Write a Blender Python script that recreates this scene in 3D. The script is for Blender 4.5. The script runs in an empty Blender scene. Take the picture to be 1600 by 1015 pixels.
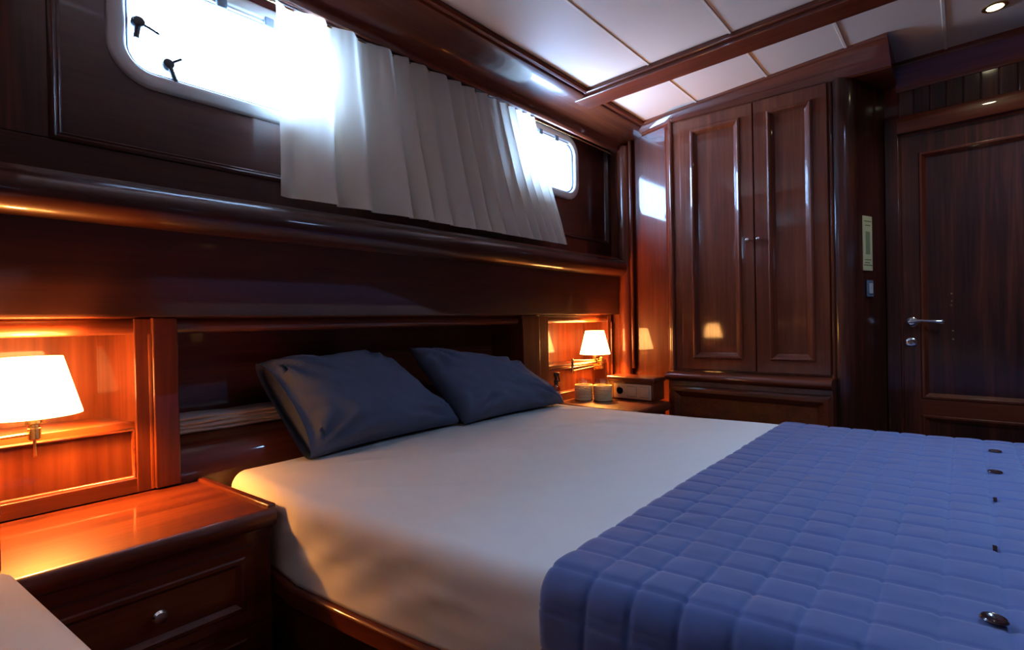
import bpy, bmesh, math, random
from mathutils import Vector, Matrix, noise
S = bpy.context.scene
COL = S.collection
random.seed(4)

# ------------------------------------------------------------------ camera
CZ = 1.0
yaw, pit, rol = map(math.radians, (42.0, -0.4, -1.15))
fw = Vector((math.cos(yaw)*math.cos(pit), math.sin(yaw)*math.cos(pit), math.sin(pit)))
ri = Vector((math.sin(yaw), -math.cos(yaw), 0)); up = ri.cross(fw)
RR = ri*math.cos(rol) + up*math.sin(rol); UU = up*math.cos(rol) - ri*math.sin(rol)
cd = bpy.data.cameras.new('camera'); cam = bpy.data.objects.new('camera', cd); COL.objects.link(cam)
cd.sensor_width = 36; cd.sensor_fit = 'HORIZONTAL'; cd.lens = 785/1600*36; cd.clip_start = 0.02
cam.matrix_world = Matrix(((RR.x, UU.x, -fw.x, 0), (RR.y, UU.y, -fw.y, 0), (RR.z, UU.z, -fw.z, CZ), (0, 0, 0, 1)))
S.camera = cam

# ------------------------------------------------------------------ sky, light, exposure
S.view_settings.view_transform = 'Standard'; S.view_settings.look = 'None'
S.view_settings.gamma = 1.0; S.view_settings.use_curve_mapping = False
S.view_settings.exposure = 0.45
W = bpy.data.worlds.new('sky'); S.world = W; W.use_nodes = True
bg = W.node_tree.nodes['Background']; bg.inputs[0].default_value = (0.38, 0.60, 1.0, 1); bg.inputs[1].default_value = 62.0
LAMP_W = 46.0; LAMP_COL = (1.0, 0.38, 0.075); SHADE_E = 13.0

def portal(name, loc, rot, sx, sy):
    l = bpy.data.lights.new(name, 'AREA'); l.shape = 'RECTANGLE'; l.size = sx; l.size_y = sy
    l.cycles.is_portal = True
    o = bpy.data.objects.new(name, l); COL.objects.link(o); o.location = loc; o.rotation_euler = rot
WIN = [(0.30, 0.98, 1.71, 2.10), (1.95, 2.63, 1.735, 2.125), (-1.80, -1.12, 1.73, 2.12)]  # the last opening is an added portlight, out of view
for k, (a, b, c, d) in enumerate(WIN):
    portal('daylight_portal', ((a+b)/2, 1.86, (c+d)/2), (math.radians(-90), 0, 0), b-a, d-c)
ADDED_HATCH = (1.70, 2.05, -0.65, -0.3)             # added unseen ceiling opening, lets extra daylight onto the bed
portal('daylight_portal', (1.875, -0.475, 2.33), (0, 0, 0), .35, .35)  # sky portal for the added hatch

# ------------------------------------------------------------------ materials
def mat(name):
    m = bpy.data.materials.new(name); m.use_nodes = True
    nt = m.node_tree; return m, nt, nt.nodes, nt.links, nt.nodes['Principled BSDF']
def simple(name, col, rough=0.5, metal=0.0, coat=0.0, var=0.0, scale=30, bump=0.0, sheen=0.0, emit=None, es=0.0, coatr=0.1):
    m, nt, N, L, P = mat(name)
    P.inputs['Base Color'].default_value = (*col, 1); P.inputs['Roughness'].default_value = rough
    P.inputs['Metallic'].default_value = metal; P.inputs['Coat Weight'].default_value = coat
    P.inputs['Coat Roughness'].default_value = coatr
    P.inputs['Sheen Weight'].default_value = sheen
    if emit: P.inputs['Emission Color'].default_value = (*emit, 1); P.inputs['Emission Strength'].default_value = es
    if var or bump:
        g = N.new('ShaderNodeNewGeometry'); t = N.new('ShaderNodeTexNoise'); t.inputs['Scale'].default_value = scale
        t.inputs['Detail'].default_value = 4; L.new(g.outputs['Position'], t.inputs['Vector'])
        if var:
            r = N.new('ShaderNodeMapRange'); r.inputs['To Min'].default_value = 1-var; r.inputs['To Max'].default_value = 1+var
            L.new(t.outputs['Fac'], r.inputs['Value'])
            mx = N.new('ShaderNodeVectorMath'); mx.operation = 'SCALE'; mx.inputs[0].default_value = col
            L.new(r.outputs[0], mx.inputs['Scale']); L.new(mx.outputs[0], P.inputs['Base Color'])
        if bump:
            b = N.new('ShaderNodeBump'); b.inputs['Strength'].default_value = bump; b.inputs['Distance'].default_value = 0.002
            L.new(t.outputs['Fac'], b.inputs['Height']); L.new(b.outputs[0], P.inputs['Normal'])
    return m
def wood(name, axis, c0, c1, c2, rough=0.42, coat=0.7, coatr=0.05, fine=90.0):
    """varnished mahogany, grain running along one world axis"""
    m, nt, N, L, P = mat(name)
    g = N.new('ShaderNodeNewGeometry'); mp = N.new('ShaderNodeMapping')
    sc = [1, 1, 1]; sc[axis] = 0.045; mp.inputs['Scale'].default_value = sc
    L.new(g.outputs['Position'], mp.inputs['Vector'])
    n1 = N.new('ShaderNodeTexNoise'); n1.inputs['Scale'].default_value = 16; n1.inputs['Detail'].default_value = 3; n1.inputs['Distortion'].default_value = 0.6
    n2 = N.new('ShaderNodeTexNoise'); n2.inputs['Scale'].default_value = fine; n2.inputs['Detail'].default_value = 4
    for n in (n1, n2): L.new(mp.outputs[0], n.inputs['Vector'])
    ad = N.new('ShaderNodeMath'); ad.operation = 'MULTIPLY_ADD'; ad.inputs[1].default_value = 0.42
    s1 = N.new('ShaderNodeMath'); s1.operation = 'MULTIPLY'; s1.inputs[1].default_value = 0.58
    L.new(n1.outputs['Fac'], s1.inputs[0]); L.new(n2.outputs['Fac'], ad.inputs[0]); L.new(s1.outputs[0], ad.inputs[2])
    cr = N.new('ShaderNodeValToRGB'); e = cr.color_ramp.elements
    e[0].position = 0.36; e[0].color = (*c0, 1); e[1].position = 0.66; e[1].color = (*c2, 1)
    k = e.new(0.5); k.color = (*c1, 1)
    L.new(ad.outputs[0], cr.inputs[0]); L.new(cr.outputs[0], P.inputs['Base Color'])
    P.inputs['Specular IOR Level'].default_value = 0.25
    P.inputs['Roughness'].default_value = rough; P.inputs['Coat Weight'].default_value = coat; P.inputs['Coat Roughness'].default_value = coatr
    b = N.new('ShaderNodeBump'); b.inputs['Strength'].default_value = 0.05; b.inputs['Distance'].default_value = 0.001
    L.new(n2.outputs['Fac'], b.inputs['Height']); L.new(b.outputs[0], P.inputs['Normal'])
    return m
C0, C1, C2 = (0.075, 0.0115, 0.0035), (0.11, 0.019, 0.0055), (0.155, 0.033, 0.009)
M = {}
M['wx'] = wood('mahogany_along_x', 0, C0, C1, C2)
M['wy'] = wood('mahogany_along_y', 1, C0, C1, C2)
M['wz'] = wood('mahogany_along_z', 2, C0, C1, C2)
M['wshade_z'] = wood('shaded_mahogany', 2, (0.022, 0.005, 0.003), (0.05, 0.010, 0.005), (0.11, 0.023, 0.008), coatr=0.12)  # same mahogany, colour darkened as shade on unlit door, column and stiles
M['wshade_x'] = wood('shaded_mahogany_along_x', 0, (0.034, 0.007, 0.0045), (0.048, 0.010, 0.0055), (0.066, 0.015, 0.007), coatr=0.06)  # same mahogany with the window wall's shade put into its colour
M['stripe'] = wood('ribbon_mahogany', 2, (0.085, 0.014, 0.004), (0.125, 0.025, 0.007), (0.18, 0.042, 0.012), fine=60)
M['floor'] = wood('floor_wood', 0, (0.05, 0.015, 0.006), (0.09, 0.03, 0.012), (0.14, 0.05, 0.02), coat=0.3)
M['ceil'] = simple('cream_vinyl', (0.56, 0.49, 0.41), 0.6, var=0.03, scale=6, bump=0.05)
M['batten'] = simple('cream_batten', (0.66, 0.56, 0.44), 0.3)
M['sheet'] = simple('cotton_sheet', (0.70, 0.66, 0.60), 0.9, var=0.04, scale=14, bump=0.12)
M['quilt'] = simple('blue_velvet', (0.058, 0.086, 0.225), 0.8, var=0.16, scale=22, bump=0.25, sheen=0.35)
M['case'] = simple('slate_cotton', (0.080, 0.098, 0.155), 0.9, var=0.08, scale=18, bump=0.15)
M['brass'] = simple('polished_brass', (0.75, 0.53, 0.22), 0.25, metal=1)
M['chrome'] = simple('chrome', (0.72, 0.72, 0.74), 0.15, metal=1)
M['black'] = simple('black_plastic', (0.01, 0.011, 0.014), 0.35)
M['alu'] = simple('painted_aluminium', (0.50, 0.50, 0.49), 0.4)
M['rubber'] = simple('grey_rubber', (0.12, 0.15, 0.2), 0.6)
M['wax'] = simple('candle_wax', (0.85, 0.72, 0.48), 0.5)
M['rope'] = simple('natural_rope', (0.72, 0.56, 0.30), 0.85, var=0.3, scale=160, bump=0.5)
M['paper'] = simple('cream_cloth', (0.62, 0.52, 0.45), 0.9)
M['notice'] = simple('yellowed_paper', (0.62, 0.58, 0.30), 0.5)
M['ink'] = simple('printed_ink', (0.16, 0.13, 0.05), 0.6)
M['inkg'] = simple('green_ink', (0.25, 0.28, 0.14), 0.6)
M['silver'] = simple('silver_plastic', (0.42, 0.37, 0.29), 0.35, metal=0.4)
M['bench'] = simple('cream_upholstery', (0.70, 0.52, 0.38), 0.8, bump=0.1, scale=200)
M['dbtn'] = simple('tortoise_button', (0.035, 0.012, 0.014), 0.2, coat=0.8)
M['label'] = simple('bottle_label', (0.55, 0.30, 0.20), 0.5)
def glass(name, tint, refl):
    m = bpy.data.materials.new(name); m.use_nodes = True; nt = m.node_tree; nt.nodes.clear()
    o = nt.nodes.new('ShaderNodeOutputMaterial'); mx = nt.nodes.new('ShaderNodeMixShader'); mx.inputs[0].default_value = refl
    t = nt.nodes.new('ShaderNodeBsdfTransparent'); t.inputs[0].default_value = (*tint, 1)
    g = nt.nodes.new('ShaderNodeBsdfGlossy'); g.inputs['Roughness'].default_value = 0.02
    nt.links.new(t.outputs[0], mx.inputs[1]); nt.links.new(g.outputs[0], mx.inputs[2]); nt.links.new(mx.outputs[0], o.inputs[0])
    return m
M['glass'] = glass('window_glass', (0.93, 0.97, 1.0), 0.04)
M['jar'] = glass('jar_glass', (0.95, 0.95, 0.92), 0.10)
M['amber'] = glass('bottle_plastic', (0.75, 0.55, 0.45), 0.12)
def translucent(name, col, fac, emit=None, es=0):
    m = bpy.data.materials.new(name); m.use_nodes = True; nt = m.node_tree; nt.nodes.clear()
    o = nt.nodes.new('ShaderNodeOutputMaterial'); mx = nt.nodes.new('ShaderNodeMixShader'); mx.inputs[0].default_value = fac
    d = nt.nodes.new('ShaderNodeBsdfDiffuse'); d.inputs[0].default_value = (*col, 1)
    t = nt.nodes.new('ShaderNodeBsdfTranslucent'); t.inputs[0].default_value = (*col, 1)
    g = nt.nodes.new('ShaderNodeNewGeometry'); n = nt.nodes.new('ShaderNodeTexNoise'); n.inputs['Scale'].default_value = 350
    mp = nt.nodes.new('ShaderNodeMapping'); mp.inputs['Scale'].default_value = (1, 1, 0.25)
    nt.links.new(g.outputs['Position'], mp.inputs['Vector']); nt.links.new(mp.outputs[0], n.inputs['Vector'])
    b = nt.nodes.new('ShaderNodeBump'); b.inputs['Strength'].default_value = 0.15; b.inputs['Distance'].default_value = 0.001
    nt.links.new(n.outputs['Fac'], b.inputs['Height']); nt.links.new(b.outputs[0], d.inputs['Normal'])
    nt.links.new(d.outputs[0], mx.inputs[1]); nt.links.new(t.outputs[0], mx.inputs[2]); out = mx.outputs[0]
    if emit:
        e = nt.nodes.new('ShaderNodeEmission'); e.inputs[0].default_value = (*emit, 1); e.inputs[1].default_value = es
        a = nt.nodes.new('ShaderNodeAddShader'); nt.links.new(out, a.inputs[0]); nt.links.new(e.outputs[0], a.inputs[1]); out = a.outputs[0]
    nt.links.new(out, o.inputs[0]); return m
M['curtain'] = translucent('cream_curtain', (0.86, 0.78, 0.66), 0.28)
M['shade'] = translucent('lit_lamp_shade', (0.85, 0.75, 0.6), 0.4, (1.0, 0.50, 0.16), SHADE_E)
M['spot'] = simple('spot_lens', (1, 1, 0.9), 0.4, emit=(1.0, 0.92, 0.62), es=14)

# ------------------------------------------------------------------ mesh helpers
class MB:
    def __init__(s): s.v = []; s.f = []
    def add(s, vs, fs):
        k = len(s.v); s.v += [tuple(p) for p in vs]; s.f += [tuple(i+k for i in q) for q in fs]; return s
    def box(s, x0, x1, y0, y1, z0, z1, fn=None):
        vs = [(x, y, z) for x in (x0, x1) for y in (y0, y1) for z in (z0, z1)]
        if fn: vs = [fn(*p) for p in vs]
        return s.add(vs, [(0, 1, 3, 2), (4, 6, 7, 5), (0, 4, 5, 1), (2, 3, 7, 6), (0, 2, 6, 4), (1, 5, 7, 3)])
    def prism(s, poly, axis, a0, a1):
        """poly in the two other axes (cyclic order kept simple: x->(y,z) y->(x,z) z->(x,y))"""
        def P(p, a):
            return {0: (a, p[0], p[1]), 1: (p[0], a, p[1]), 2: (p[0], p[1], a)}[axis]
        n = len(poly); vs = [P(p, a0) for p in poly] + [P(p, a1) for p in poly]
        return s.add(vs, [tuple(range(n)), tuple(range(n, 2*n))] + [(i, (i+1) % n, n+(i+1) % n, n+i) for i in range(n)])
    def loft(s, rings, closed=True, caps=True):
        n = len(rings[0]); vs = [p for r in rings for p in r]; fs = []
        for j in range(len(rings)-1):
            for i in range(n if closed else n-1):
                a = j*n+i; b = j*n+(i+1) % n; fs.append((a, b, b+n, a+n))
        if caps: fs += [tuple(range(n)), tuple(range(len(vs)-n, len(vs)))]
        return s.add(vs, fs)
    def tube(s, path, r, n=10, r2=None):
        rings = []; path = [Vector(p) for p in path]
        for i, p in enumerate(path):
            t = (path[min(i+1, len(path)-1)]-path[max(i-1, 0)]).normalized()
            u = t.cross(Vector((0, 0, 1)) if abs(t.z) < .9 else Vector((1, 0, 0))).normalized(); w = t.cross(u)
            rr = r if r2 is None else r+(r2-r)*i/(len(path)-1)
            rings.append([p+u*math.cos(2*math.pi*k/n)*rr+w*math.sin(2*math.pi*k/n)*rr for k in range(n)])
        return s.loft(rings)
    def lathe(s, prof, c, n=24, ax=(0, 0, 1), caps=True):
        ax = Vector(ax).normalized(); u = ax.cross(Vector((0, 0, 1)) if abs(ax.z) < .9 else Vector((1, 0, 0))).normalized(); w = ax.cross(u)
        c = Vector(c)
        return s.loft([[c+ax*h+(u*math.cos(2*math.pi*k/n)+w*math.sin(2*math.pi*k/n))*r for k in range(n)] for r, h in prof], caps=caps)
    def grid(s, fn, nu, nv):
        vs = [fn(i/nu, j/nv) for j in range(nv+1) for i in range(nu+1)]
        return s.add(vs, [(j*(nu+1)+i, j*(nu+1)+i+1, (j+1)*(nu+1)+i+1, (j+1)*(nu+1)+i) for j in range(nv) for i in range(nu)])
    def frame(s, Mf, rect, prof, R=0, n=8, close=False):
        """mitred (or round-cornered) moulding: prof = (inset, height) pairs; Mf(u,v,w) -> xyz"""
        u0, u1, v0, v1 = rect
        rings = [[Mf(u, v, w) for u, v in rrect(u0+d, u1-d, v0+d, v1-d, max(R-d, 0.001) if R else 0, n)] for d, w in prof]
        if close: rings.append(rings[0])
        return s.loft(rings, caps=False)
def rrect(u0, u1, v0, v1, R, n):
    if R <= 0: return [(u0, v0), (u1, v0), (u1, v1), (u0, v1)]
    out = []
    for cx, cy, a in ((u1-R, v0+R, -90), (u1-R, v1-R, 0), (u0+R, v1-R, 90), (u0+R, v0+R, 180)):
        for k in range(n+1):
            t = math.radians(a+90*k/n); out.append((cx+R*math.cos(t), cy+R*math.sin(t)))
    return out
WL = {}                                     # world location of every root / part
def put(o, parent, origin):
    WL[o.name] = Vector(origin)
    if parent is not None: o.parent = parent; o.location = Vector(origin)-WL[parent.name]
    else: o.location = origin
    COL.objects.link(o)
def obj(name, mb, m, parent=None, bevel=0.0, seg=2, smooth=True, ang=38, kind=None, label=None, solid=0.0, sub=0):
    bm = bmesh.new(); vs = [bm.verts.new(p) for p in mb.v]
    for q in mb.f:
        try: bm.faces.new([vs[i] for i in q])
        except ValueError: pass
    bmesh.ops.remove_doubles(bm, verts=bm.verts, dist=1e-6)
    bmesh.ops.recalc_face_normals(bm, faces=bm.faces)
    xs = [v.co for v in bm.verts]
    og = Vector(((min(p.x for p in xs)+max(p.x for p in xs))/2, (min(p.y for p in xs)+max(p.y for p in xs))/2, min(p.z for p in xs)))
    for v in bm.verts: v.co -= og
    me = bpy.data.meshes.new(name); bm.to_mesh(me); bm.free()
    me.materials.append(M[m] if isinstance(m, str) else m)
    if smooth:
        me.polygons.foreach_set('use_smooth', [True]*len(me.polygons)); me.set_sharp_from_angle(angle=math.radians(ang))
    o = bpy.data.objects.new(name, me)
    put(o, parent, og)
    if solid:
        d = o.modifiers.new('thick', 'SOLIDIFY'); d.thickness = solid; d.offset = 0
    if sub:
        d = o.modifiers.new('sub', 'SUBSURF'); d.levels = sub; d.render_levels = sub
    if bevel:
        d = o.modifiers.new('bevel', 'BEVEL'); d.width = bevel; d.segments = seg; d.limit_method = 'ANGLE'; d.angle_limit = math.radians(40)
    if kind: o['kind'] = kind
    if label: o['label'] = label
    return o
def tag(o, label, cat, group=None, kind=None):
    o['label'] = label; o['category'] = cat
    if group: o['group'] = group
    if kind: o['kind'] = kind
    return o
def thing(name, loc, label, cat, group=None, kind=None):
    o = bpy.data.objects.new(name, None); o.empty_display_size = 0.1; put(o, None, Vector(loc)); return tag(o, label, cat, group, kind)
B = lambda *a: MB().box(*a)
def FY(y0): return lambda u, v, w: (u, y0-w, v)          # surface facing -y
def FX(x0): return lambda u, v, w: (x0-w, u, v)          # surface facing -x
def arc(cy, cz, r, a0, a1, n=10, ry=None):
    return [(cy+r*math.cos(math.radians(a0+(a1-a0)*k/n)), cz+(ry or r)*math.sin(math.radians(a0+(a1-a0)*k/n))) for k in range(n+1)]

# ================================================================== SETTING
XL, XR, YB = -2.0, 3.15, -1.9               # left end, door wall, rear wall
CEIL = 2.215
fl = obj('floor', B(XL-.1, XR+.1, YB-.1, 2.1, -0.08, 0), 'floor'); tag(fl, 'dark wooden cabin floor beneath the bed and bench', 'floor', kind='structure')

# ---- ceiling with separate vinyl panels, battens and beams
def holed(mb, Mf, rect, hole, R, n=8, th=.04):
    inner = rrect(*hole, R, n); u0, u1, v0, v1 = rect; outer = []
    for (cx, cy), (p, q) in zip(((u1, v0), (u1, v1), (u0, v1), (u0, v0)), (((0, -1), (1, 0)), ((1, 0), (0, 1)), ((0, 1), (-1, 0)), ((-1, 0), (0, -1)))):
        for k in range(n+1):
            t = k/n; i = inner[len(outer)]
            if t < .5: outer.append((i[0] + (cx-i[0])*(t*2), cy) if p[0] == 0 else (cx, i[1] + (cy-i[1])*(t*2)))
            elif t == .5: outer.append((cx, cy))
            else: outer.append((cx, i[1]+(cy-i[1])*(2-2*t)) if q[1] == 0 else (i[0]+(cx-i[0])*(2-2*t), cy))
    m = len(inner)
    for w in (0, -th):
        mb.add([Mf(*p, w) for p in outer]+[Mf(*p, w) for p in inner], [(i, (i+1) % m, m+(i+1) % m, m+i) for i in range(m)])
    mb.add([Mf(*p, 0) for p in inner]+[Mf(*p, -th) for p in inner], [(i, (i+1) % m, m+(i+1) % m, m+i) for i in range(m)])
    return mb
FZ = lambda u, v, w: (u, v, CEIL+.012-w)
ce = obj('ceiling', holed(MB(), FZ, (XL-.1, XR+.1, YB-.1, 2.1), ADDED_HATCH, .06, th=.06), 'ceil'); tag(ce, 'low cream panelled cabin ceiling with mahogany beams', 'ceiling', kind='structure')
seams = [1.60, 1.11, 0.732, 0.388, 0.05, -0.3, -0.65, -1.0, -1.35, -1.9]
cols = [(XL, 0.02), (0.24, 2.255), (2.385, XR)]
for x0, x1 in cols:
    for a, b in zip(seams, seams[1:]):
        for p0, p1 in (((x0, ADDED_HATCH[0]), (ADDED_HATCH[1], x1)) if x0 < ADDED_HATCH[0] < x1 and ADDED_HATCH[2] < (a+b)/2 < ADDED_HATCH[3] else ((x0, x1),)):
            obj('ceiling_panel', B(p0, p1, b+.002, a-.002, CEIL, CEIL+.013), 'ceil', ce)
    for s in seams[1:-1]:
        for p0, p1 in (((x0, ADDED_HATCH[0]), (ADDED_HATCH[1], x1)) if x0 < ADDED_HATCH[0] < x1 and ADDED_HATCH[2]-.01 < s < ADDED_HATCH[3]+.01 else ((x0, x1),)):
            obj('panel_batten', MB().prism([(s-.007, CEIL), (s-.005, CEIL-.004), (s+.005, CEIL-.004), (s+.007, CEIL)], 0, p0, p1), 'batten', ce)
for xa in (2.245, 0.01):
    b = obj('ceiling_beam', B(xa+.015, xa+.15, YB, 1.55, CEIL-.04, CEIL+.01), 'wy', ce, bevel=.004)
    for x0, x1 in ((xa-.002, xa+.017), (xa+.148, xa+.162)):
        obj('beam_moulding', B(x0, x1, YB, 1.55, CEIL-.022, CEIL+.005), 'wy', b, bevel=.004)

# ---- head wall: window panel with round-cornered openings
WY = 1.79
mb = MB(); zr = (1.30, 2.22)
IN = 0.03
for (x0, x1), (a, b, c, d) in zip(((0.0, 1.4), (1.4, 3.05), (-2.1, 0.0)), WIN):
    holed(mb, FY(WY), (x0, x1, *zr), (a+IN, b-IN, c+IN, d-IN), .085)
wh = obj('wall_head', mb, 'wshade_x'); tag(wh, 'glossy mahogany window wall above the bedhead', 'wall', kind='structure')
obj('hull_lining', B(XL-.1, 3.15, 2.02, 2.06, 0, 1.34), 'wx', wh)
obj('hull_shelf', B(XL-.1, 3.15, 1.80, 2.06, 1.30, 1.335), 'wx', wh)
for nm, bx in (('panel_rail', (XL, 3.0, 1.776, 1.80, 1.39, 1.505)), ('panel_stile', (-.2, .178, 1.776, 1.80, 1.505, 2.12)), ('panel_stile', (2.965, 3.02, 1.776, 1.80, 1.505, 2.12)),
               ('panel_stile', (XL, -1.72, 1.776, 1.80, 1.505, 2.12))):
    obj(nm, B(*bx), 'wshade_x' if nm == 'panel_rail' else 'wshade_z', wh, bevel=.003)
mprof = [(0, 0), (0, .016), (.004, .021), (.011, .022), (.016, .017), (.018, .012), (.022, .014), (.026, .01), (.028, 0)]
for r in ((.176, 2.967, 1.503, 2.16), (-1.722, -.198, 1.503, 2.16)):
    obj('panel_moulding', MB().frame(FY(WY), r, mprof), 'wshade_x', wh, ang=50)
led = [(1.79, 1.402), (1.672, 1.398), (1.669, 1.388)] + arc(1.672, 1.335, .042, 100, 262, 14, .052) + [(1.69, 1.276), (1.79, 1.274)]
obj('ledge_rail', MB().prism(led, 0, XL, 2.995), 'wshade_x', wh)
obj('fascia_panel', MB().prism([(1.684, 1.285), (1.700, 1.042), (1.704, 1.034), (1.80, 1.034), (1.80, 1.285)], 0, XL, 2.985), 'wshade_x', wh)
crown = [(1.455, CEIL+.005), (1.452, CEIL-.012), (1.458, CEIL-.020), (1.468, CEIL-.023), (1.478, CEIL-.020), (1.484, CEIL-.028), (1.50, CEIL-.034)]
crown += [(1.50+.165*math.sin(math.radians(a)), CEIL-.034-.072*(1-math.cos(math.radians(a)))) for a in range(10, 91, 10)]
crown += [(1.672, 2.100), (1.684, 2.094), (1.698, 2.096), (1.706, 2.106), (1.712, 2.14), (1.80, 2.146), (1.80, CEIL+.005)]
obj('crown_moulding', MB().prism(crown, 0, XL, 3.05), 'wx', wh, ang=30)
obj('corner_column', MB().lathe([(.043, .535), (.043, 2.13)], (2.972, 1.66, 0), 28), 'wz', wh)
obj('corner_bead', MB().lathe([(.012, .68), (.012, 2.16)], (2.972, 1.612, 0), 12), 'wz', wh)

# ---- right end wall beside the wardrobe
wr = obj('wall_right', B(3.0, 3.15, 1.24, 2.06, 0, CEIL+.01), 'wz'); tag(wr, 'mahogany end wall panel between window wall and wardrobe', 'wall', kind='structure')
# ---- door wall
wd = obj('wall_door', MB().box(XR, XR+.05, .2, .5, 0, CEIL+.01).box(XR, XR+.05, -.57, .2, 1.86, CEIL+.01).box(XR, XR+.05, YB, -.545, 0, CEIL+.01), 'wz')
tag(wd, 'shaded mahogany wall around the cabin door', 'wall', kind='structure')
obj('door_crown', MB().prism([(XR-.075, CEIL+.004), (XR-.07, CEIL-.025), (XR-.055, CEIL-.04), (XR-.04, CEIL-.075), (XR-.02, CEIL-.105), (XR-.012, CEIL-.125), (XR, CEIL-.128), (XR, CEIL+.004)], 1, YB, .24), 'wy', wd)
for k in range(14):
    y1 = .232-k*.06; obj('bead_board', B(XR-.008, XR+.001, y1-.058, y1-.001, 1.955, 2.10), 'wshade_z', wd, bevel=.003)
obj('transom_rail', MB().prism([(XR-.03, 1.88), (XR-.034, 1.90), (XR-.03, 1.945), (XR-.02, 1.965), (XR, 1.968), (XR, 1.88)], 1, -.62, .24), 'wy', wd, bevel=.003)
obj('door_casing', B(XR-.018, XR+.001, .232, .29, 0, 1.97), 'wshade_z', wd, bevel=.004)
obj('door_casing', B(XR-.018, XR+.001, -.62, -.56, 0, 1.88), 'wshade_z', wd, bevel=.004)

dr = thing('door_1', (XR, -.165, 0), 'shaded panelled cabin door with chrome lever handle', 'door', kind='structure')
DF = FX(XR)
D0, D1, DT = -.555, .226, 1.868
fm = MB().frame(DF, (D0, D1, .0, DT), [(0, -.03), (0, .004), (.068, .004), (.068, -.03)], close=True)
dl = obj('door_frame', fm, 'wshade_z', dr, bevel=.002)
obj('cross_rail', B(XR-.0045, XR+.03, D0+.066, D1-.066, .508, .585), 'wy', dr, bevel=.002)
pm = [(0, .004), (.004, .010), (.012, .010), (.018, .003), (.026, -.006), (.03, -.010)]
for r in ((D0+.068, D1-.068, .585, DT-.09), (D0+.068, D1-.068, .068, .508)):
    obj('door_panel', B(XR+.008, XR+.028, r[0]-.01, r[1]+.01, r[2]-.01, r[3]+.01), 'wshade_z', dr)
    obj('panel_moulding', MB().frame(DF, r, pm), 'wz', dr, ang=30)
obj('top_rail', B(XR-.0042, XR+.03, D0+.06, D1-.06, DT-.092, DT-.05), 'wshade_z', dr)
hx = XR-.004
h = obj('handle_rose', MB().lathe([(.024, 0), (.024, .004), (.018, .009), (.012, .011), (.012, .04), (.0, .042)], (hx, .190, .957), 24, (-1, 0, 0)), 'chrome', dr, label='round chrome handle rose')
obj('lever', MB().loft([[(hx-.034+dx*r, .190+y*1.0, .957+zz+dz*r2) for dx, dz in [(math.cos(a*math.pi/5), math.sin(a*math.pi/5)) for a in range(10)]] for y, zz, r, r2 in ((.014, 0, .008, .009), (-.01, .004, .008, .012), (-.04, .007, .006, .006), (-.08, .004, .007, .007), (-.112, .0, .008, .011), (-.122, -.001, .003, .004))]), 'chrome', h)
k = obj('lock_rose', MB().lathe([(.024, 0), (.024, .004), (.019, .007), (.009, .007), (.009, .011), (0, .011)], (hx, .196, .857), 24, (-1, 0, 0)), 'chrome', dr, label='round chrome lock rose')
obj('keyhole', B(hx-.0125, hx-.0105, .1945, .1975, .850, .864), 'black', k)
# small stains on the door are screw plugs
for y, z in ((.045, 1.035), (.043, 1.055), (.043, 1.09), (.04, .915), (.04, .875)):
    obj('screw_plug', MB().lathe([(.004, 0), (.004, .0015), (0, .002)], (XR+.0085, y, z), 10, (-1, 0, 0)), 'brass', dr)

# ---- rear and left walls behind the camera
mb = MB().box(XL-.05, XR+.05, YB-.04, YB, -.01, CEIL+.01)
wb = obj('wall_back', mb, 'wx'); tag(wb, 'plain mahogany wall across the cabin from the bedhead', 'wall', kind='structure')
wl = obj('wall_left', B(XL-.05, XL, YB-.04, 2.06, -.01, CEIL+.01), 'wz'); tag(wl, 'plain mahogany wall at the far end beyond the bench', 'wall', kind='structure')

# ---- portlights
def portlight(n, Mf, r, label, detail=True):
    a, b, c, d = r; R = .115
    p = Mf((a+b)/2, c, 0); t = thing('window_%d' % n, p, label, 'window', kind='structure')
    obj('window_frame', MB().frame(Mf, r, [(0, 0), (.002, .010), (.008, .014), (.036, .015), (.042, .012), (.046, .004), (.046, -.05), (.03, -.05)], R, 10), 'alu', t, ang=60)
    q = (a+.046, b-.046, c+.046, d-.046)
    obj('gasket', MB().frame(Mf, q, [(-.001, -.006), (.005, -.002), (.009, -.006), (.009, -.02), (-.001, -.02)], R-.046, 10, close=True), 'rubber', t)
    g = MB(); ring = rrect(q[0]-.002, q[1]+.002, q[2]-.002, q[3]+.002, R-.044, 10); m_ = len(ring)
    g.loft([[Mf(u, v, w) for u, v in ring] for w in (-.018, -.012)])
    obj('window_pane', g, 'glass', t)
    if detail:
        bar = obj('hinge_bar', MB().box(a+.1, b-.1, d-.052, d-.038, -.010, .006, lambda u, v, w: Mf(u, v, w)), 'alu', t, bevel=.002)
        for u in (a+.30, a+.45):
            obj('hinge', MB().box(u-.016, u+.016, d-.066, d-.034, .0, .018, lambda u, v, w: Mf(u, v, w)), 'rubber', bar, bevel=.004)
        for (u, v, l1, l2) in ((a+.078, c+.187, (.050, -.018), (-.008, -.052)), (a+.150, c+.090, (.034, .026), (.018, -.050))):
            k = obj('latch', MB().lathe([(.018, 0), (.019, .016), (.014, .024), (0, .026)], Mf(u, v, -.012), 16, Vector(Mf(0, 0, 1))-Vector(Mf(0, 0, 0))), 'black', t)
            for (du, dv), r_ in ((l1, .0045), (l2, .008)):
                obj('latch_lever', MB().tube([Mf(u, v, .004), Mf(u+du*.5, v+dv*.5, .008), Mf(u+du, v+dv, .008)], r_, 8), 'black', k)
    return t
portlight(1, FY(WY), WIN[0], 'large rounded portlight with black latches beside the curtain edge')
portlight(2, FY(WY), WIN[1], 'rounded portlight peeking out past the curtain near the corner column')
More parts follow.
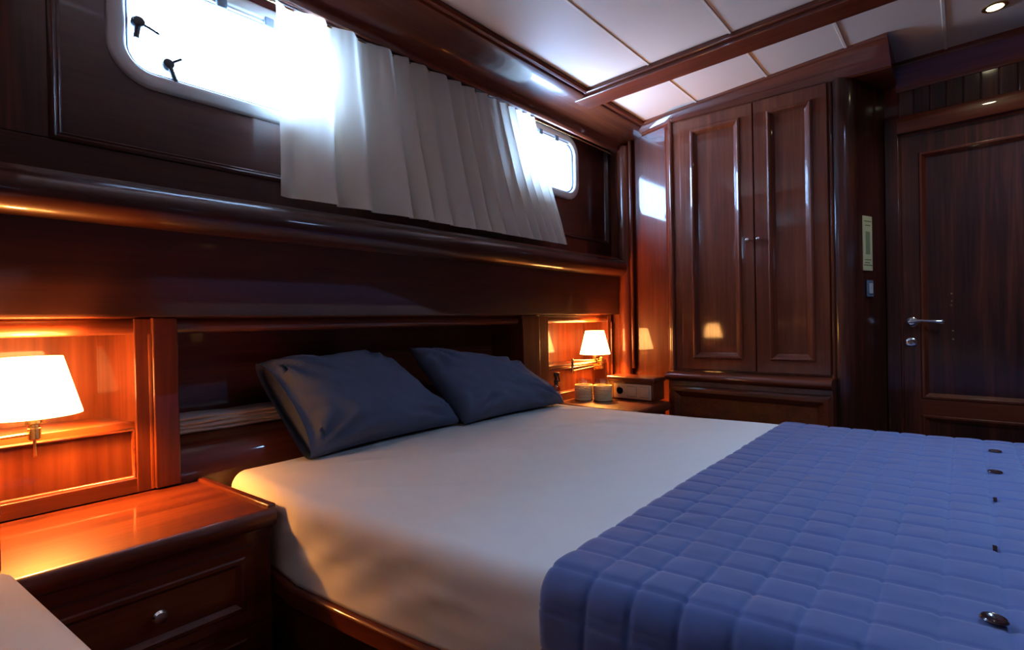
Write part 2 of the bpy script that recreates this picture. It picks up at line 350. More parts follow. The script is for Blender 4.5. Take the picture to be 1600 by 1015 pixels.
portlight(3, FY(WY), WIN[2], 'added rounded portlight beyond the bench for its glow on the wardrobe', False)
hw_ = thing('window_4', (1.875, -.475, CEIL), 'added square hatch in the unseen ceiling, bringing daylight to the bed', 'hatch', kind='structure')
FH = lambda u, v, w: (u, v, CEIL-w)
obj('added_hatch_frame', MB().frame(FH, (ADDED_HATCH[0]-.03, ADDED_HATCH[1]+.03, ADDED_HATCH[2]-.03, ADDED_HATCH[3]+.03), [(0, -.01), (0, .012), (.004, .016), (.028, .016), (.034, .010), (.034, -.09), (.03, -.09)], .08, 8), 'wx', hw_, ang=50)
obj('added_hatch_pane', MB().loft([[FH(u, v, w) for u, v in rrect(ADDED_HATCH[0]-.001, ADDED_HATCH[1]+.001, ADDED_HATCH[2]-.001, ADDED_HATCH[3]+.001, .05, 8)] for w in (-.085, -.079)]), 'glass', hw_)

# ================================================================== BEDHEAD UNIT
bh = thing('bedhead_unit', (1.2, 1.98, .5), 'mahogany bedhead unit with open lamp niches under the window wall overhang', 'headboard')
obj('soffit', B(-.7, 2.985, 1.78, 2.02, 1.028, 1.05), 'wx', bh)
lint = lambda x0, x1: MB().prism([(1.768, 1.036)] + arc(1.786, 1.008, .018, 120, 250, 8, .024) + [(1.80, .984), (1.82, .984), (1.82, 1.036)], 0, x0, x1)
for x0, x1 in ((-.62, .384), (.448, 2.02), (2.172, 2.94)):
    obj('lintel_rail', lint(x0, x1), 'wx', bh)
for x0, x1 in ((.384, .448), (2.03, 2.172), (-.74, -.62)):
    obj('post', B(x0, x1, 1.748, 2.0, .535, 1.032), 'wz', bh, bevel=.004)
obj('back_panel', B(.44, 2.05, 1.985, 2.0, .5, 1.03), 'wx', bh)
hb = [(1.99, .655), (1.90, .655), (1.872, .65)] + [(1.845-.075*math.sin(math.radians(a)), .640-.14*(1-math.cos(math.radians(a)))) for a in range(0, 91, 10)] + [(1.765, .44), (1.99, .44)]
obj('headboard_roll', MB().prism(hb, 0, .448, 2.03), 'wx', bh)
for x0, x1, sx in ((-.62, .346, .286), (2.268, 2.918, 2.905)):
    nb = obj('niche_back', B(x0, x1, 1.955, 1.975, .70, 1.03), 'stripe', bh)
    obj('niche_side', MB().prism([(x1, 1.77), (sx, 1.96), (x1+.03, 1.96), (x1+.03, 1.77)], 2, .735, 1.03), 'wz', bh)
    obj('niche_side', B(x0-.02, x0, 1.77, 1.96, .735, 1.03), 'wz', bh)
    obj('niche_shelf', B(x0, x1, 1.784, 1.96, .712, .735), 'wx', bh, bevel=.003)
    obj('lower_panel', B(x0, x1, 1.790, 1.80, .56, .715), 'stripe', bh)
    obj('bottom_rail', B(x0-.02, x1+.04, 1.77, 1.80, .53, .572), 'wx', bh, bevel=.002)
    obj('niche_stile', B(x1-.002, x1+.042, 1.765, 1.80, .53, 1.03), 'wz', bh, bevel=.003)
    obj('niche_bead', MB().frame(FY(1.790), (x0, x1, .568, .716), [(0, .004), (0, .010), (.004, .013), (.008, .010), (.010, 0)]), 'wx', bh, ang=60)
    obj('niche_bead', MB().tube([(x1+.036, 1.764, .535), (x1+.036, 1.764, .985)], .006, 8), 'wz', bh)
obj('niche_stile', B(2.17, 2.27, 1.765, 1.80, .53, 1.03), 'wz', bh, bevel=.003)

# folded cloth on the headboard ledge
fb = thing('folded_sheets', (.72, 1.92, .655), 'thin pile of folded pale sheets on the headboard ledge', 'sheets')
for k in range(4):
    z = .6555+k*.0142
    def fn(u, v, z=z, k=k):
        x = .455+.55*u; y = 1.874+.105*v
        return (x, y, z+.0115*(1 if 0 else 0)+.002*math.sin(9*u+k))
    rings = []
    for i in range(13):
        x = .455+.36*i/12; dz = .0015*math.sin(i*.8+k*2); y0 = 1.872+.004*math.sin(k*2.3+i*.3)
        rings.append([(x, y0+.104, z+dz), (x, y0+.006, z+dz), (x, y0, z+.0065+dz), (x, y0+.006, z+.0132+dz), (x, y0+.104, z+.0132+dz)])
    obj('sheet_layer', MB().loft(rings), 'paper', fb, ang=60)

# ================================================================== NIGHTSTANDS
def nightstand(label, xl, xr_back, xr_front, yf, top, rim_h):
    yb = 1.762
    t = thing('nightstand', ((xl+xr_front)/2, (yf+yb)/2, 0), label, 'nightstand')
    obj('body', MB().prism([(xl, yb), (xr_back-.004, yb), (xr_front-.012, yf+.028), (xl, yf+.028)], 2, 0.0, top-.04), 'wx', t)
    obj('top', MB().prism([(xl, yb), (xr_back-.02, yb), (xr_front-.02, yf+.012), (xl, yf+.012)], 2, top-.04, top), 'wx', t, bevel=.003)
    # bullnose front edge and side rim
    obj('front_edge', MB().prism([(yf+.014, top)] + arc(yf+.014, top-.024, .016, 90, 270, 8, .024) + [(yf+.03, top-.048), (yf+.03, top-.06), (yf+.036, top-.06), (yf+.036, top-.002)], 0, xl, xr_front-.004), 'wx', t)
    obj('side_rim', MB().loft([[(xr_back-.022, yb, top-.03), (xr_back, yb, top-.03), (xr_back, yb, top+rim_h), (xr_back-.02, yb, top+rim_h)],
                               [(xr_front-.022, yf+.012, top-.03), (xr_front, yf+.012, top-.03), (xr_front, yf+.012, top+rim_h), (xr_front-.02, yf+.012, top+rim_h)]]), 'wy', t, bevel=.004)
    yd = yf+.028
    dx0, dx1 = xl+.05 if xl > 1 else .065, xr_front-.055
    if dx1-dx0 > .2:
        for z0, z1 in ((top-.265, top-.085), (top-.47, top-.29)):
            d = obj('drawer', MB().frame(FY(yd), (dx0, dx1, z0, z1), [(0, 0), (0, .012), (.022, .012), (.026, .015), (.034, .015), (.040, .008), (.046, .004), (.046, .001)]), 'wx', t, ang=30)
            obj('drawer_panel', B(dx0+.04, dx1-.04, yd-.005, yd, z0+.04, z1-.04), 'wx', d)
            obj('knob', MB().lathe([(.006, 0), (.006, .008), (.014, .014), (.016, .020), (.012, .026), (0, .028)], ((dx0+dx1)/2+.012, yd-.005, (z0+z1)/2+.003), 20, (0, -1, 0)), 'chrome', d, label='chrome drawer knob')
    return t
nightstand('wide mahogany nightstand with panelled drawers and chrome knob beside the bench', -.6, .512, .556, 1.332, .53, .008)
nightstand('small mahogany nightstand tucked between bed and wardrobe holding candles', 2.30, 2.88, 2.70, 1.235, .53, 0)

# ================================================================== WARDROBE
wdp = thing('wardrobe', (2.98, .8, 0), 'built-in mahogany wardrobe with two panelled doors and chrome knobs', 'wardrobe')
wx0 = lambda y: 2.818+(1.2-y)*.05
FW = lambda u, v, w: (wx0(u)-w, u, v)
colp = [(2.858, .47), (2.850, .445), (2.856, .415), (2.876, .39), (2.91, .37), (2.96, .352), (3.06, .318), (3.149, .288)]
obj('body', MB().prism([(wx0(1.28), 1.28), (wx0(.465), .465), (3.149, .465), (3.149, 1.239), (2.998, 1.239), (2.998, 1.28)], 2, .02, 2.16), 'wz', wdp)
obj('end_column', MB().prism(colp+[(3.149, .464)], 2, 0, 2.16), 'wshade_z', wdp, ang=50)
obj('half_column', MB().lathe([(.046, .66), (.046, 2.19)], (2.955, 1.312, 0), 28), 'wz', wdp)
obj('side_bead', MB().lathe([(.012, .66), (.012, 2.16)], (wx0(1.26)-.004, 1.262, 0), 14), 'wz', wdp)
obj('side_bead', MB().lathe([(.008, .69), (.008, 2.12)], (wx0(.47)-.003, .472, 0), 14), 'wz', wdp)
mp = [(.062, .018), (.064, .026), (.072, .029), (.080, .026), (.086, .017), (.096, .009), (.100, .004)]
for y0, y1, kn in ((.482, .812, .792), (.816, 1.205, .846)):
    d = obj('door', MB().frame(FW, (y0, y1, .708, 2.122), [(0, .001), (0, .014), (.003, .018), (.064, .018), (.064, .001)]), 'wz', wdp, ang=30)
    obj('door_panel', MB().box(y0+.06, y1-.06, .77, 2.06, .001, .006, FW), 'wz', d)
    obj('panel_moulding', MB().frame(FW, (y0, y1, .708, 2.122), mp), 'wz', d, ang=28)
    p = FW(kn, 1.405, .018)
    obj('knob', MB().lathe([(.005, 0), (.005, .010), (.010, .015), (.011, .021), (.008, .026), (0, .027)], p, 18, (-1, 0, 0)), 'chrome', d, label='small chrome door knob')
def sec(y, xf, xb, z0):
    z = CEIL+.004
    return [(xf, y, z), (xf, y, z-.014), (xf+.008, y, z-.022), (xf+.3*(xb-xf), y, z-.03), (xf+.6*(xb-xf), y, z-.055-(.0 if z0 > 2.13 else .01)), (xb-.02, y, z0+.02), (xb-.012, y, z0+.006), (xb, y, z0), (3.149, y, z0), (3.149, y, z)]
obj('cornice', MB().loft([sec(1.50, 2.862, 2.93, 2.15), sec(1.25, 2.832, 2.815, 2.132), sec(.235, 2.716, 2.88, 2.122)]), 'wy', wdp, ang=25)
bl = [(2.998, .695), (2.78, .695)] + arc(2.765, .670, .035, 80, 280, 10, .025) + [(2.79, .642), (2.998, .642)]
obj('base_ledge', MB().prism(bl, 1, .463, 1.283), 'wy', wdp)
obj('base', B(2.775, 2.997, .466, 1.283, .01, .645), 'wx', wdp, bevel=.004)
obj('base_panel_moulding', MB().frame(FX(2.775), (.47, 1.27, .12, .615), [(0, 0), (0, .012), (.012, .02), (.03, .02), (.04, .012), (.06, .002)]), 'wy', wdp, ang=28)

# notice and switch on the wardrobe's end column
def colmap(s, z, w):
    a, b = Vector((2.905, .372)), Vector((3.06, .318)); t = (b-a).normalized(); n = Vector((t.y, -t.x))
    if n.y > 0: n = -n
    p = a+t*s+n*w; return (p.x, p.y, z)
s0, s1, nz0, nz1 = .028, .108, 1.212, 1.475
nt_ = thing('notice', colmap((s0+s1)/2, nz0, .004), 'narrow yellowed printed notice on the shaded column beside the door', 'notice')
obj('notice_card', MB().box(s0, s1, nz0, nz1, .003, .007, colmap), 'notice', nt_)
for z, w0, w1 in ((1.448, .1, .9), (1.428, .2, .8), (1.262, .15, .85), (1.248, .15, .7), (1.236, .02, .98)):
    obj('printed_line', MB().box(s0+(s1-s0)*w0, s0+(s1-s0)*w1, z, z+.004, .0066, .0074, colmap), 'ink', nt_)
obj('printed_picture', MB().box(s0+.02, s1-.02, 1.29, 1.40, .0066, .0073, colmap), 'inkg', nt_)
sw = thing('wall_switch', colmap(.08, 1.09, .004), 'small grey switch plate below the printed notice', 'switch')
obj('switch_plate', MB().box(.055, .108, 1.085, 1.165, .003, .010, colmap), 'rubber', sw, bevel=.002)
obj('rocker', MB().box(.066, .097, 1.10, 1.15, .010, .014, colmap), 'alu', sw, bevel=.002)

# ================================================================== BED
bed = thing('bed_frame', (1.6, .6, 0), 'low mahogany bed base with a wooden rim beneath the mattress', 'bed')
def lx(y):                                   # left mattress side
    return .570+max(0, 1.25-y)*.17
def rx(y): return 2.205+max(0, 1.65-y)*.105
YH, YF = 1.735, -.42
rim = [(lx(YH)-.002, YH), (lx(1.25)-.025, 1.25), (lx(.6)-.035, .6), (lx(YF)-.035, YF-.03), (rx(YF)+.03, YF-.03), (rx(YH)+.02, YH)]
obj('rim', MB().prism(rim, 2, .30, .348), 'wy', bed, bevel=.006)
obj('plinth', MB().prism([(x+(.05 if i < 4 else -.05), y) for i, (x, y) in enumerate(rim)], 2, 0, .301), 'wy', bed)

def roundbox(nx, ny, nz, fn):
    vs = {}; mb = MB()
    def vid(i, j, k):
        if (i, j, k) not in vs: vs[(i, j, k)] = len(mb.v); mb.v.append(fn(i/nx, j/ny, k/nz))
        return vs[(i, j, k)]
    for i in range(nx):
        for j in range(ny):
            for k in (0, nz): mb.f.append((vid(i, j, k), vid(i+1, j, k), vid(i+1, j+1, k), vid(i, j+1, k)))
    for i in range(nx):
        for k in range(nz):
            for j in (0, ny): mb.f.append((vid(i, j, k), vid(i+1, j, k), vid(i+1, j, k+1), vid(i, j, k+1)))
    for j in range(ny):
        for k in range(nz):
            for i in (0, nx): mb.f.append((vid(i, j, k), vid(i, j+1, k), vid(i, j+1, k+1), vid(i, j, k+1)))
    return mb
def ease(t, n, r):                           # denser samples near both ends
    return .5-.5*math.copysign(abs(math.cos(math.pi*t))**.62, math.cos(math.pi*t)) if 0 < t < 1 else t
def mattress_fn(a, b, c):
    a = ease(a, 0, 0); b = ease(b, 0, 0)
    y = YF+(YH-YF)*b; z = .349+.201*c
    x = lx(y)+(rx(y)-lx(y))*a
    r = .045
    w = rx(y)-lx(y); u = a*w; vv = y-YF; zz = z
    cu = min(max(u, r), w-r); cv = min(max(vv, r), YH-YF-r); cz = min(max(zz, .349+.012), .55-r)
    d = Vector((u-cu, vv-cv, zz-cz))
    if d.length > 1e-9:
        rr = r if zz > cz+1e-6 or abs(zz-cz) < 1e-6 else r
        k = d.normalized()*r
        if zz < cz: k = Vector((d.x, d.y, d.z))
        p = Vector((cu, cv, cz))+k
    else: p = Vector((u, vv, zz))
    x = lx(y)+p.x; y = YF+p.y; z = p.z
    # slack and creases in the fitted sheet
    n1 = noise.noise(Vector((x*2.2, y*2.2, 3))); n2 = noise.noise(Vector((x*1.2+y*6, y*1.5-x*2, z*14)))
    side = max(0, 1-a*w/.02) if zz < .53 else 0
    if zz > .5:
        z += .004*n1+.003*noise.noise(Vector((x*9+y*3, y*2.5, 7)))+.0018*noise.noise(Vector((x*7-y*4, y*17, 2)))*min(1, max(0, y-.5)*2)
        for q0, q1, amp in (((.75, 1.58), (1.7, .9), .004), ((.62, 1.35), (1.2, .75), .003), ((1.1, 1.6), (2.25, 1.05), .003), ((1.95, 1.66), (2.2, 1.25), .004)):
            ux, uy = q1[0]-q0[0], q1[1]-q0[1]; l = math.hypot(ux, uy); t = ((x-q0[0])*ux+(y-q0[1])*uy)/l/l
            if 0 < t < 1:
                dd = ((x-q0[0])*uy-(y-q0[1])*ux)/l; z += 1.6*amp*math.exp(-(dd/.012)**2)*math.sin(math.pi*t)
    if side > 0:
        h = (.53-zz)/.18
        x -= .012*h*(1+math.sin(y*5+zz*9)) * .6
        hh = math.sin(math.pi*min(1, max(0, h)))
        x += hh*(.0035*math.sin((y*1.0+zz*1.9)*30+3*n1)+.004*noise.noise(Vector((1, y*5+zz*9, z*26-y*4)))+.002*noise.noise(Vector((5, y*16+zz*22, z*50))))
    return (x, y, z)
mt = obj('mattress', roundbox(140, 170, 20, mattress_fn), 'sheet', ang=180)
tag(mt, 'thick double mattress under a pale fitted sheet', 'mattress')

# quilt with stitched squares
QT0, QT1 = .56, YF+.02
def quilt_pt(s, y):
    """s = arc length measured from the left top edge (0), negative hangs down the left side"""
    L, Rr = lx(y)-.008, rx(y)+.010; r = .055; top = .562; q = r*math.pi/2
    if s < -q: 
        dn = -s-q; return Vector((L-.004-.03*dn+.006*math.sin(y*26)*min(1, dn/.1), y, top-r-dn)), Vector((-1, 0, 0))
    if s < 0:
        a = -s/r; return Vector((L+r-r*math.sin(a), y, top-r+r*math.cos(a))), Vector((-math.sin(a), 0, math.cos(a)))
    wid = Rr-L-2*r
    if s < wid: return Vector((L+r+s, y, top)), Vector((0, 0, 1))
    s -= wid
    if s < q: a = s/r; return Vector((Rr-r+r*math.sin(a), y, top-r+r*math.cos(a))), Vector((math.sin(a), 0, math.cos(a)))
    return Vector((Rr, y, top-r-(s-q))), Vector((1, 0, 0))
CELL = .074
def quilt_fn(u, v):
    y = QT0+(QT1-QT0)*v
    s = -.30+(.30+2.02)*u
    p, n = quilt_pt(s, y+0.0)
    band = QT0-y
    e1 = abs(((s+.02)/CELL+.5) % 1-.5)*CELL
    yy = band-.085
    e2 = abs((yy/CELL+.5) % 1-.5)*CELL if yy > -.02 else abs(yy)
    g = 0
    wob = .8+.5*noise.noise(Vector((s*7, y*7, 1)))
    g += math.exp(-(e1/.0042)**2)*.0042*wob
    g += math.exp(-(e2/.0042)**2)*.0046*wob
    puff = .0013*min(1, e1/.03)*min(1, e2/.03)*(1+noise.noise(Vector((s*15, y*15, 4))))
    edge = .004*math.exp(-(band/.006)**2)
    wav = .004*noise.noise(Vector((s*3.1, y*3.1, 9)))+.0016*noise.noise(Vector((s*24, y*14, 5)))
    p = p+n*(puff-g+edge*-1+wav)
    p.y += .006*noise.noise(Vector((s*2.5, y, 2)))*math.exp(-band/.2)
    return p
ql = thing('quilt', (1.6, .1, .556), 'blue quilted velvet bedspread with dark buttons across the bed foot', 'bedspread')
obj('quilt_cover', MB().grid(quilt_fn, 420, 190), 'quilt', ql, ang=180, solid=.006)
for i, bx in enumerate((2.155, 1.876, 1.612, 1.278, .972)):
    by = -.027-(bx-.973)*.034
    zt = .566
    slit = i in (2, 3)
    if slit:
        obj('buttonhole', MB().lathe([(.004, 0), (.004, .002), (.0, .003)], (bx, by, zt-.001), 12).box(bx-.02, bx+.004, by-.003, by+.003, zt-.002, zt+.002), 'dbtn', ql)
    else:
        obj('button', MB().lathe([(0, 0), (.014, .0), (.016, .0025), (.014, .005), (.010, .0045), (.008, .003), (0, .003)], (bx, by, zt-.0005), 22), 'dbtn', ql, label='dark tortoiseshell button')

# pillows
def pillow(label, BL, BR, TL, TR, thick, seed, openend):
    BL, BR, TL, TR = map(Vector, (BL, BR, TL, TR))
    nrm = (BR-BL).cross(TL-BL).normalized()          # towards the room
    if nrm.y > 0: nrm = -nrm
    N = 44; mb = MB()
    def surf(u, v, sgn):
        a = 2*u-1; b = 2*v-1
        prof = (max(0, 1-abs(a)**4.)**.55)*(max(0, 1-abs(b)**3.4)**.52)
        pin_u = 1-.10*(1-b*b)*0; bow = .055*(abs(a)**3)*(1-abs(b))
        e = 1+.0*bow
        uu = .5+.5*a*(1-.05*(1-b*b)*abs(a)); v2 = .5+.5*b*(1-.07*(1-a*a)*abs(b))
        p = (BL*(1-uu)+BR*uu)*(1-v2)+(TL*(1-uu)+TR*uu)*v2
        h = prof*thick
        if openend and a < -.45: h = max(h, thick*.42*(1-abs(b)**3.)**.6*(min(1, (-a-.45)/.35)))
        w = noise.noise(Vector((a*1.6+seed, b*1.6, sgn)))*.022+noise.noise(Vector((a*5+b*3+seed, b*2.6-a*2, sgn)))*.010+noise.noise(Vector((a*14+b*9+seed, b*6-a*4, sgn)))*.004
        # creases that fan out of the corners
        for ca, cb in ((1, -1), (-1, -1), (1, 1), (-1, 1)):
            dx, dy = a-ca, b-cb; rr = math.hypot(dx, dy); th = math.atan2(dy, dx)
            w += .013*math.sin(th*13+seed*2+ca)*math.exp(-((rr-.45)/.28)**2)
        w *= min(1, prof*2.2)
        q = p+nrm*(sgn*h+(w if sgn > 0 else w*.4)); q.z = max(q.z, .5565+.0004*sgn)   # rests on the mattress
        return q
    idx = {}
    for sgn in (1, -1):
        for j in range(N+1):
            for i in range(N+1):
                mb.v.append(tuple(surf(i/N, j/N, sgn))); idx[(sgn, i, j)] = len(mb.v)-1
        for j in range(N):
            for i in range(N): mb.f.append((idx[(sgn, i, j)], idx[(sgn, i+1, j)], idx[(sgn, i+1, j+1)], idx[(sgn, i, j+1)]))
    for i in range(N):
        for j in (0, N):
            mb.f.append((idx[(1, i, j)], idx[(1, i+1, j)], idx[(-1, i+1, j)], idx[(-1, i, j)]))
    for j in range(N):
        if not openend: mb.f.append((idx[(1, 0, j)], idx[(1, 0, j+1)], idx[(-1, 0, j+1)], idx[(-1, 0, j)]))
        mb.f.append((idx[(1, N, j)], idx[(1, N, j+1)], idx[(-1, N, j+1)], idx[(-1, N, j)]))
    if openend:                                      # recessed end inside the open case
        for j in range(N): mb.f.append((idx[(1, 3, j)], idx[(1, 3, j+1)], idx[(-1, 3, j+1)], idx[(-1, 3, j)]))
    o = obj('pillow', mb, 'case', ang=120); tag(o, label, 'pillow', 'slate pillows at the bedhead'); return o
pillow('slate grey pillow with its open case end toward the folded sheets', (.78, 1.615, .557), (1.485, 1.65, .558), (.70, 1.835, .87), (1.165, 1.855, .88), .12, 3.0, True)
pillow('slate grey pillow with a pointed corner beside the candle nightstand', (1.47, 1.61, .558), (2.17, 1.585, .562), (1.335, 1.81, .895), (1.88, 1.725, .80), .108, 8.0, False)

# ================================================================== LAMPS
def lamp(label, shade, hinge, plate, pn, arms, group='swing-arm reading lamps'):
    sx, sy, sz = shade                               # centre of shade's lower rim
    t = thing('wall_lamp', plate, label, 'lamp', group)
    rb, rt, hh = .094, .057, .146
    obj('lamp_shade', MB().lathe([(rb, 0), (rt, hh)], (sx, sy, sz), 40, caps=False), 'shade', t, solid=.002, label='glowing cream tapered fabric shade')
    obj('lamp_socket', MB().lathe([(.006, -.04), (.012, -.038), (.012, -.022), (.017, -.02), (.017, -.004), (.013, 0), (.013, .03)], (sx, sy, sz), 18), 'brass', t)
    obj('swivel', MB().lathe([(.008, -.062), (.013, -.058), (.013, -.032), (.008, -.028)], (sx, sy, sz), 18), 'brass', t)
    obj('bulb', MB().lathe([(.010, .03), (.022, .055), (.022, .07), (.012, .085), (.001, .09)], (sx, sy, sz), 16), M['bulb'], t)
    hz = sz-.045
    hx_, hy_ = hinge
    obj('hinge_post', MB().lathe([(.005, -.045), (.007, -.04), (.007, .035), (.005, .04)], (hx_, hy_, hz), 14), 'brass', t)
    for dz in (-.032, -.004): obj('arm', MB().tube([(hx_, hy_, hz+dz), (plate[0]+pn[0]*.03, plate[1]+pn[1]*.03, hz+dz)], .0045, 10), 'brass', t)
    for dz in (.0, .028) if arms == 2 else (0,): obj('arm', MB().tube([(hx_, hy_, hz+dz), (sx, sy, hz+dz*.2)], .0045, 10), 'brass', t)
    wp = obj('wall_plate', B(plate[0]-.055, plate[0]+.055, plate[1]-.010, plate[1], plate[2]-.036, plate[2]+.036), 'brass', t, bevel=.003)
    obj('bracket', MB().lathe([(.012, -.036), (.012, .036), (.006, .04)], (plate[0], plate[1]-.028, hz-.018), 18), 'brass', wp)
    if arms == 1:
        obj('switch_stem', MB().lathe([(.0035, -.105), (.0045, -.10), (.0035, -.06)], (sx, sy, sz), 10), 'brass', t)
    l = bpy.data.lights.new('lamp_bulb_light', 'POINT'); l.energy = LAMP_W; l.color = LAMP_COL; l.shadow_soft_size = .024
    lo = bpy.data.objects.new('bulb_light', l); lo.parent = t; lo.location = Vector((sx, sy, sz+.062))-Vector(plate); COL.objects.link(lo)
M['bulb'] = glass('lit_bulb', (1, .97, .9), .05)
lamp('brass swing-arm lamp reaching out over the wide nightstand', (.130, 1.735, .789), (-.26, 1.66), (-.36, 1.771, .715), (0, -1), 1, None)
lamp('brass swing-arm lamp above the two candles', (2.705, 1.735, .785), (2.38, 1.68), (2.79, 1.771, .715), (0, -1), 2, None)

# ================================================================== RIGHT NIGHTSTAND ITEMS
def candle(x, y, label):
    z = .531; r = .047
    t = thing('candle_jar', (x, y, z), label, 'candle', 'candles on the nightstand')
    obj('glass_jar', MB().lathe([(r-.004, .001), (r-.003, .12), (r-.001, .12), (r-.001, 0), (0, 0)], (x, y, z), 28, caps=False), 'jar', t)
    obj('wax', MB().lathe([(0, .003), (r-.005, .003), (r-.005, .072), (0, .072)], (x, y, z), 24, caps=False), 'wax', t)
    obj('wick', MB().tube([(x, y, z+.07), (x+.002, y, z+.09)], .0015, 6), 'paper', t)
    rp = MB()
    for k in range(10):
        zz = z+.004+k*.0088
        path = [(x+(r+.003)*math.cos(a), y+(r+.003)*math.sin(a), zz) for a in [2*math.pi*i/26 for i in range(27)]]
        rp.tube(path, .0046, 6)
    obj('rope_wrap', rp, 'rope', t, ang=180, label='coiled natural rope wrap')
candle(2.49, 1.68, 'rope-wrapped candle jar beside the spray bottle, nearer the niche')
candle(2.53, 1.575, 'rope-wrapped candle jar next to the silver socket box')

x, y, z = 2.262, 1.712, .531
sb = thing('spray_bottle', (x, y, z), 'small clear spray bottle with a black pump behind the pillow corner', 'bottle')
obj('bottle_body', MB().lathe([(0, 0), (.022, 0), (.024, .006), (.024, .085), (.016, .105), (.010, .112), (0, .112)], (x, y, z), 22, caps=False), 'amber', sb)
obj('bottle_label', MB().lathe([(.0246, .02), (.0246, .075)], (x, y, z), 22, caps=False), 'label', sb)
obj('pump_collar', MB().lathe([(.012, .11), (.012, .135), (.007, .137), (.007, .155)], (x, y, z), 16), 'black', sb)
hd = obj('spray_head', MB().box(x-.014, x+.026, y-.009, y+.009, z+.152, z+.178), 'black', sb, bevel=.006)
obj('trigger', MB().tube([(x+.018, y-.002, z+.16), (x+.022, y-.006, z+.14), (x+.018, y-.01, z+.125)], .004, 8), 'black', hd)

# socket boxes on the nightstands
def socketbox(label, x0, x1, y0, y1, h, face):
    z = .531
    t = thing('socket_box', ((x0+x1)/2, (y0+y1)/2, z), label, 'socket box')
    obj('box_body', B(x0, x1, y0, y1, z, z+h), 'wy', t, bevel=.003)
    obj('box_top', B(x0-.014, x1 if face == 'L' else x1+.002, y0-.012, y1, z+h, z+h+.028), 'wy', t, bevel=.009, seg=3)
    if face == 'L':
        Mf = FX(x0); u0, u1, v0, v1 = y0+.012, y1-.05, z+.008, z+h-.012
        p = obj('socket_plate', MB().box(u0, u1, v0, v1, 0, .008, Mf), 'silver', t, bevel=.002, label='silver plate with one socket and two switches')
        w = (u1-u0)/3; c = (v0+v1)/2
        for k in (0, 1):
            obj('switch_gap', MB().box(u0+w*k+.010, u0+w*(k+1)-.010, c-.030, c+.030, .0075, .0086, Mf), 'rubber', p)
            obj('switch', MB().box(u0+w*k+.012, u0+w*(k+1)-.012, c-.028, c+.028, .008, .013, Mf), 'silver', p, bevel=.002)
        so = obj('socket', MB().lathe([(.026, 0), (.026, .003), (.021, .003), (.020, -.004), (0, -.004)], Mf(u0+w*2.5, c, .008), 24, (-1, 0, 0)), 'silver', p)
        obj('socket_recess', MB().lathe([(.0195, 0), (.0195, .001), (0, .001)], Mf(u0+w*2.5, c, .0055), 20, (-1, 0, 0)), 'rubber', so)
socketbox('wooden corner box with a silver socket and switch plate beside the candles', 2.622, 2.76, 1.302, 1.60, .105, 'L')
socketbox('dark wooden corner box at the bench end of the wide nightstand', -.18, .053, 1.40, 1.70, .105, 'R')

# ================================================================== CURTAIN
def curtain_fn(u, v):
    # v: 0 top .. 1 hem ; gather gets tighter towards the corner
    x0 = .735+(2.10-.735)*u; x1 = .722+(2.365-.722)*(u**1.02)
    x = x0+(x1-x0)*(v**1.15)
    ph = 2*math.pi*(6.5*u+8.0*u*u+.35*noise.noise(Vector((u*7, 4.4, 1))))
    amp = (.015+.027*v)*(1-.4*u)
    f = math.sin(ph+.5*math.sin(ph)+.5*noise.noise(Vector((u*6, v*1.2, 0))))
    y = 1.700+amp*f+.006*noise.noise(Vector((u*22, v*3, 2)))*(.3+v)+.004*noise.noise(Vector((u*60, v*2, 6)))*(1-v)
    x += .010*math.cos(ph)*(.3+v)*(1-.4*u)
    ztop = 2.092; zb = 1.434+.007*f+.004*noise.noise(Vector((u*9, 0, 3)))
    z = ztop+(zb-ztop)*v
    return (x, y-.012*v, z)
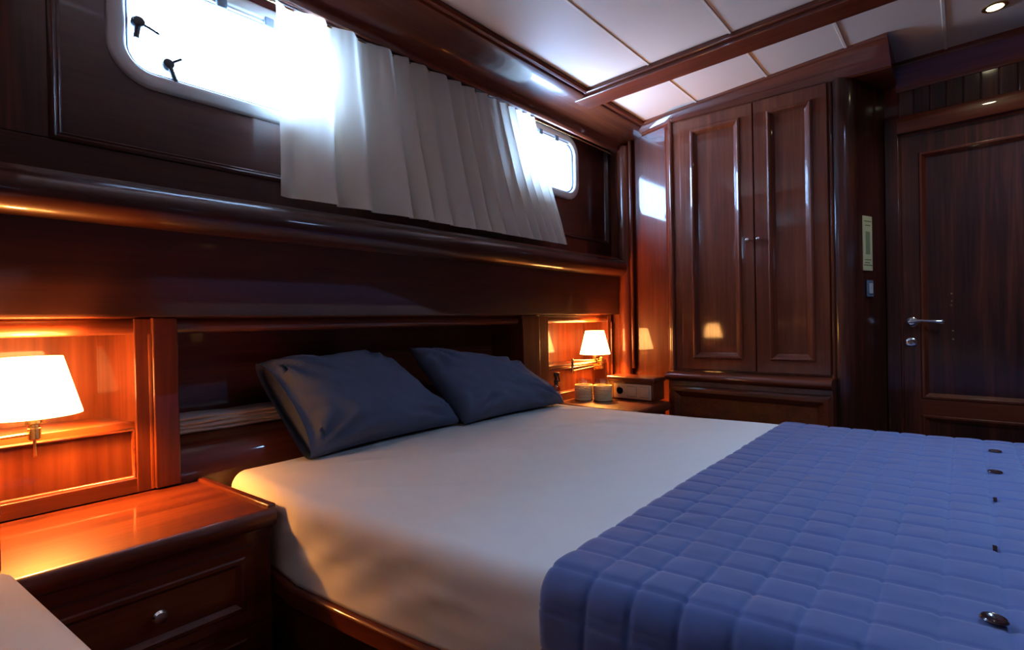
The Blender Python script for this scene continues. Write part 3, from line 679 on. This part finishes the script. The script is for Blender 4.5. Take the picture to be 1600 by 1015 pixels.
cu = thing('curtain', (1.5, 1.70, 1.43), 'gathered cream curtain hanging between the two portlights above the bed', 'curtain')
obj('curtain_cloth', MB().grid(curtain_fn, 420, 40), 'curtain', cu, ang=180)
def hem_fn(u, v):
    p = curtain_fn(u, .935+.067*v); return (p[0], p[1]-.0022, p[2])
obj('curtain_hem', MB().grid(hem_fn, 420, 3), 'curtain', cu, ang=180)
obj('curtain_wire', MB().tube([(.19, 1.714, 2.088), (2.9, 1.714, 2.088)], .003, 8), 'brass', cu)

# ================================================================== DOWNLIGHT
dl_ = thing('downlight', (2.797, -.104, CEIL), 'small round recessed downlight in the ceiling near the door', 'light')
obj('trim_ring', MB().lathe([(.040, 0), (.040, -.004), (.034, -.007), (.026, -.005), (.026, .003)], (2.797, -.104, CEIL), 32, caps=False), 'brass', dl_)
obj('lens', MB().lathe([(.026, -.004), (.024, -.005), (0, -.005)], (2.797, -.104, CEIL), 28, caps=False), 'spot', dl_)
l = bpy.data.lights.new('downlight_beam', 'SPOT'); l.energy = 5; l.color = (1, .88, .6); l.spot_size = math.radians(120); l.spot_blend = .8; l.shadow_soft_size = .024
lo = bpy.data.objects.new('downlight_beam', l); lo.parent = dl_; lo.location = (0, 0, -.012); COL.objects.link(lo)

# ================================================================== BENCH
bn = thing('bench', (-.35, .6, 0), 'cream upholstered bench with rounded seat edge in front of the wide nightstand', 'bench')
def bench_fn(a, b, c):
    y = -.3+1.5*b; xr = .065+max(0, 1.16-y)*.15; xl = -.75
    r = .035; w = xr-xl; u = a*w; vv = b*1.5; zz = .44+.17*c
    cu_ = min(max(u, r), w-r); cv = min(max(vv, r), 1.5-r); cz_ = min(max(zz, .44+r), .61-r)
    d = Vector((u-cu_, vv-cv, zz-cz_)); p = Vector((cu_, cv, cz_))+(d.normalized()*r if d.length > 1e-9 else d)
    return (xl+p.x, -.3+p.y, p.z)
obj('seat_cushion', roundbox(40, 70, 10, bench_fn), 'bench', bn, ang=180)
obj('bench_base', B(-.73, .0, -.28, 1.15, 0, .441), 'wy', bn, bevel=.004)
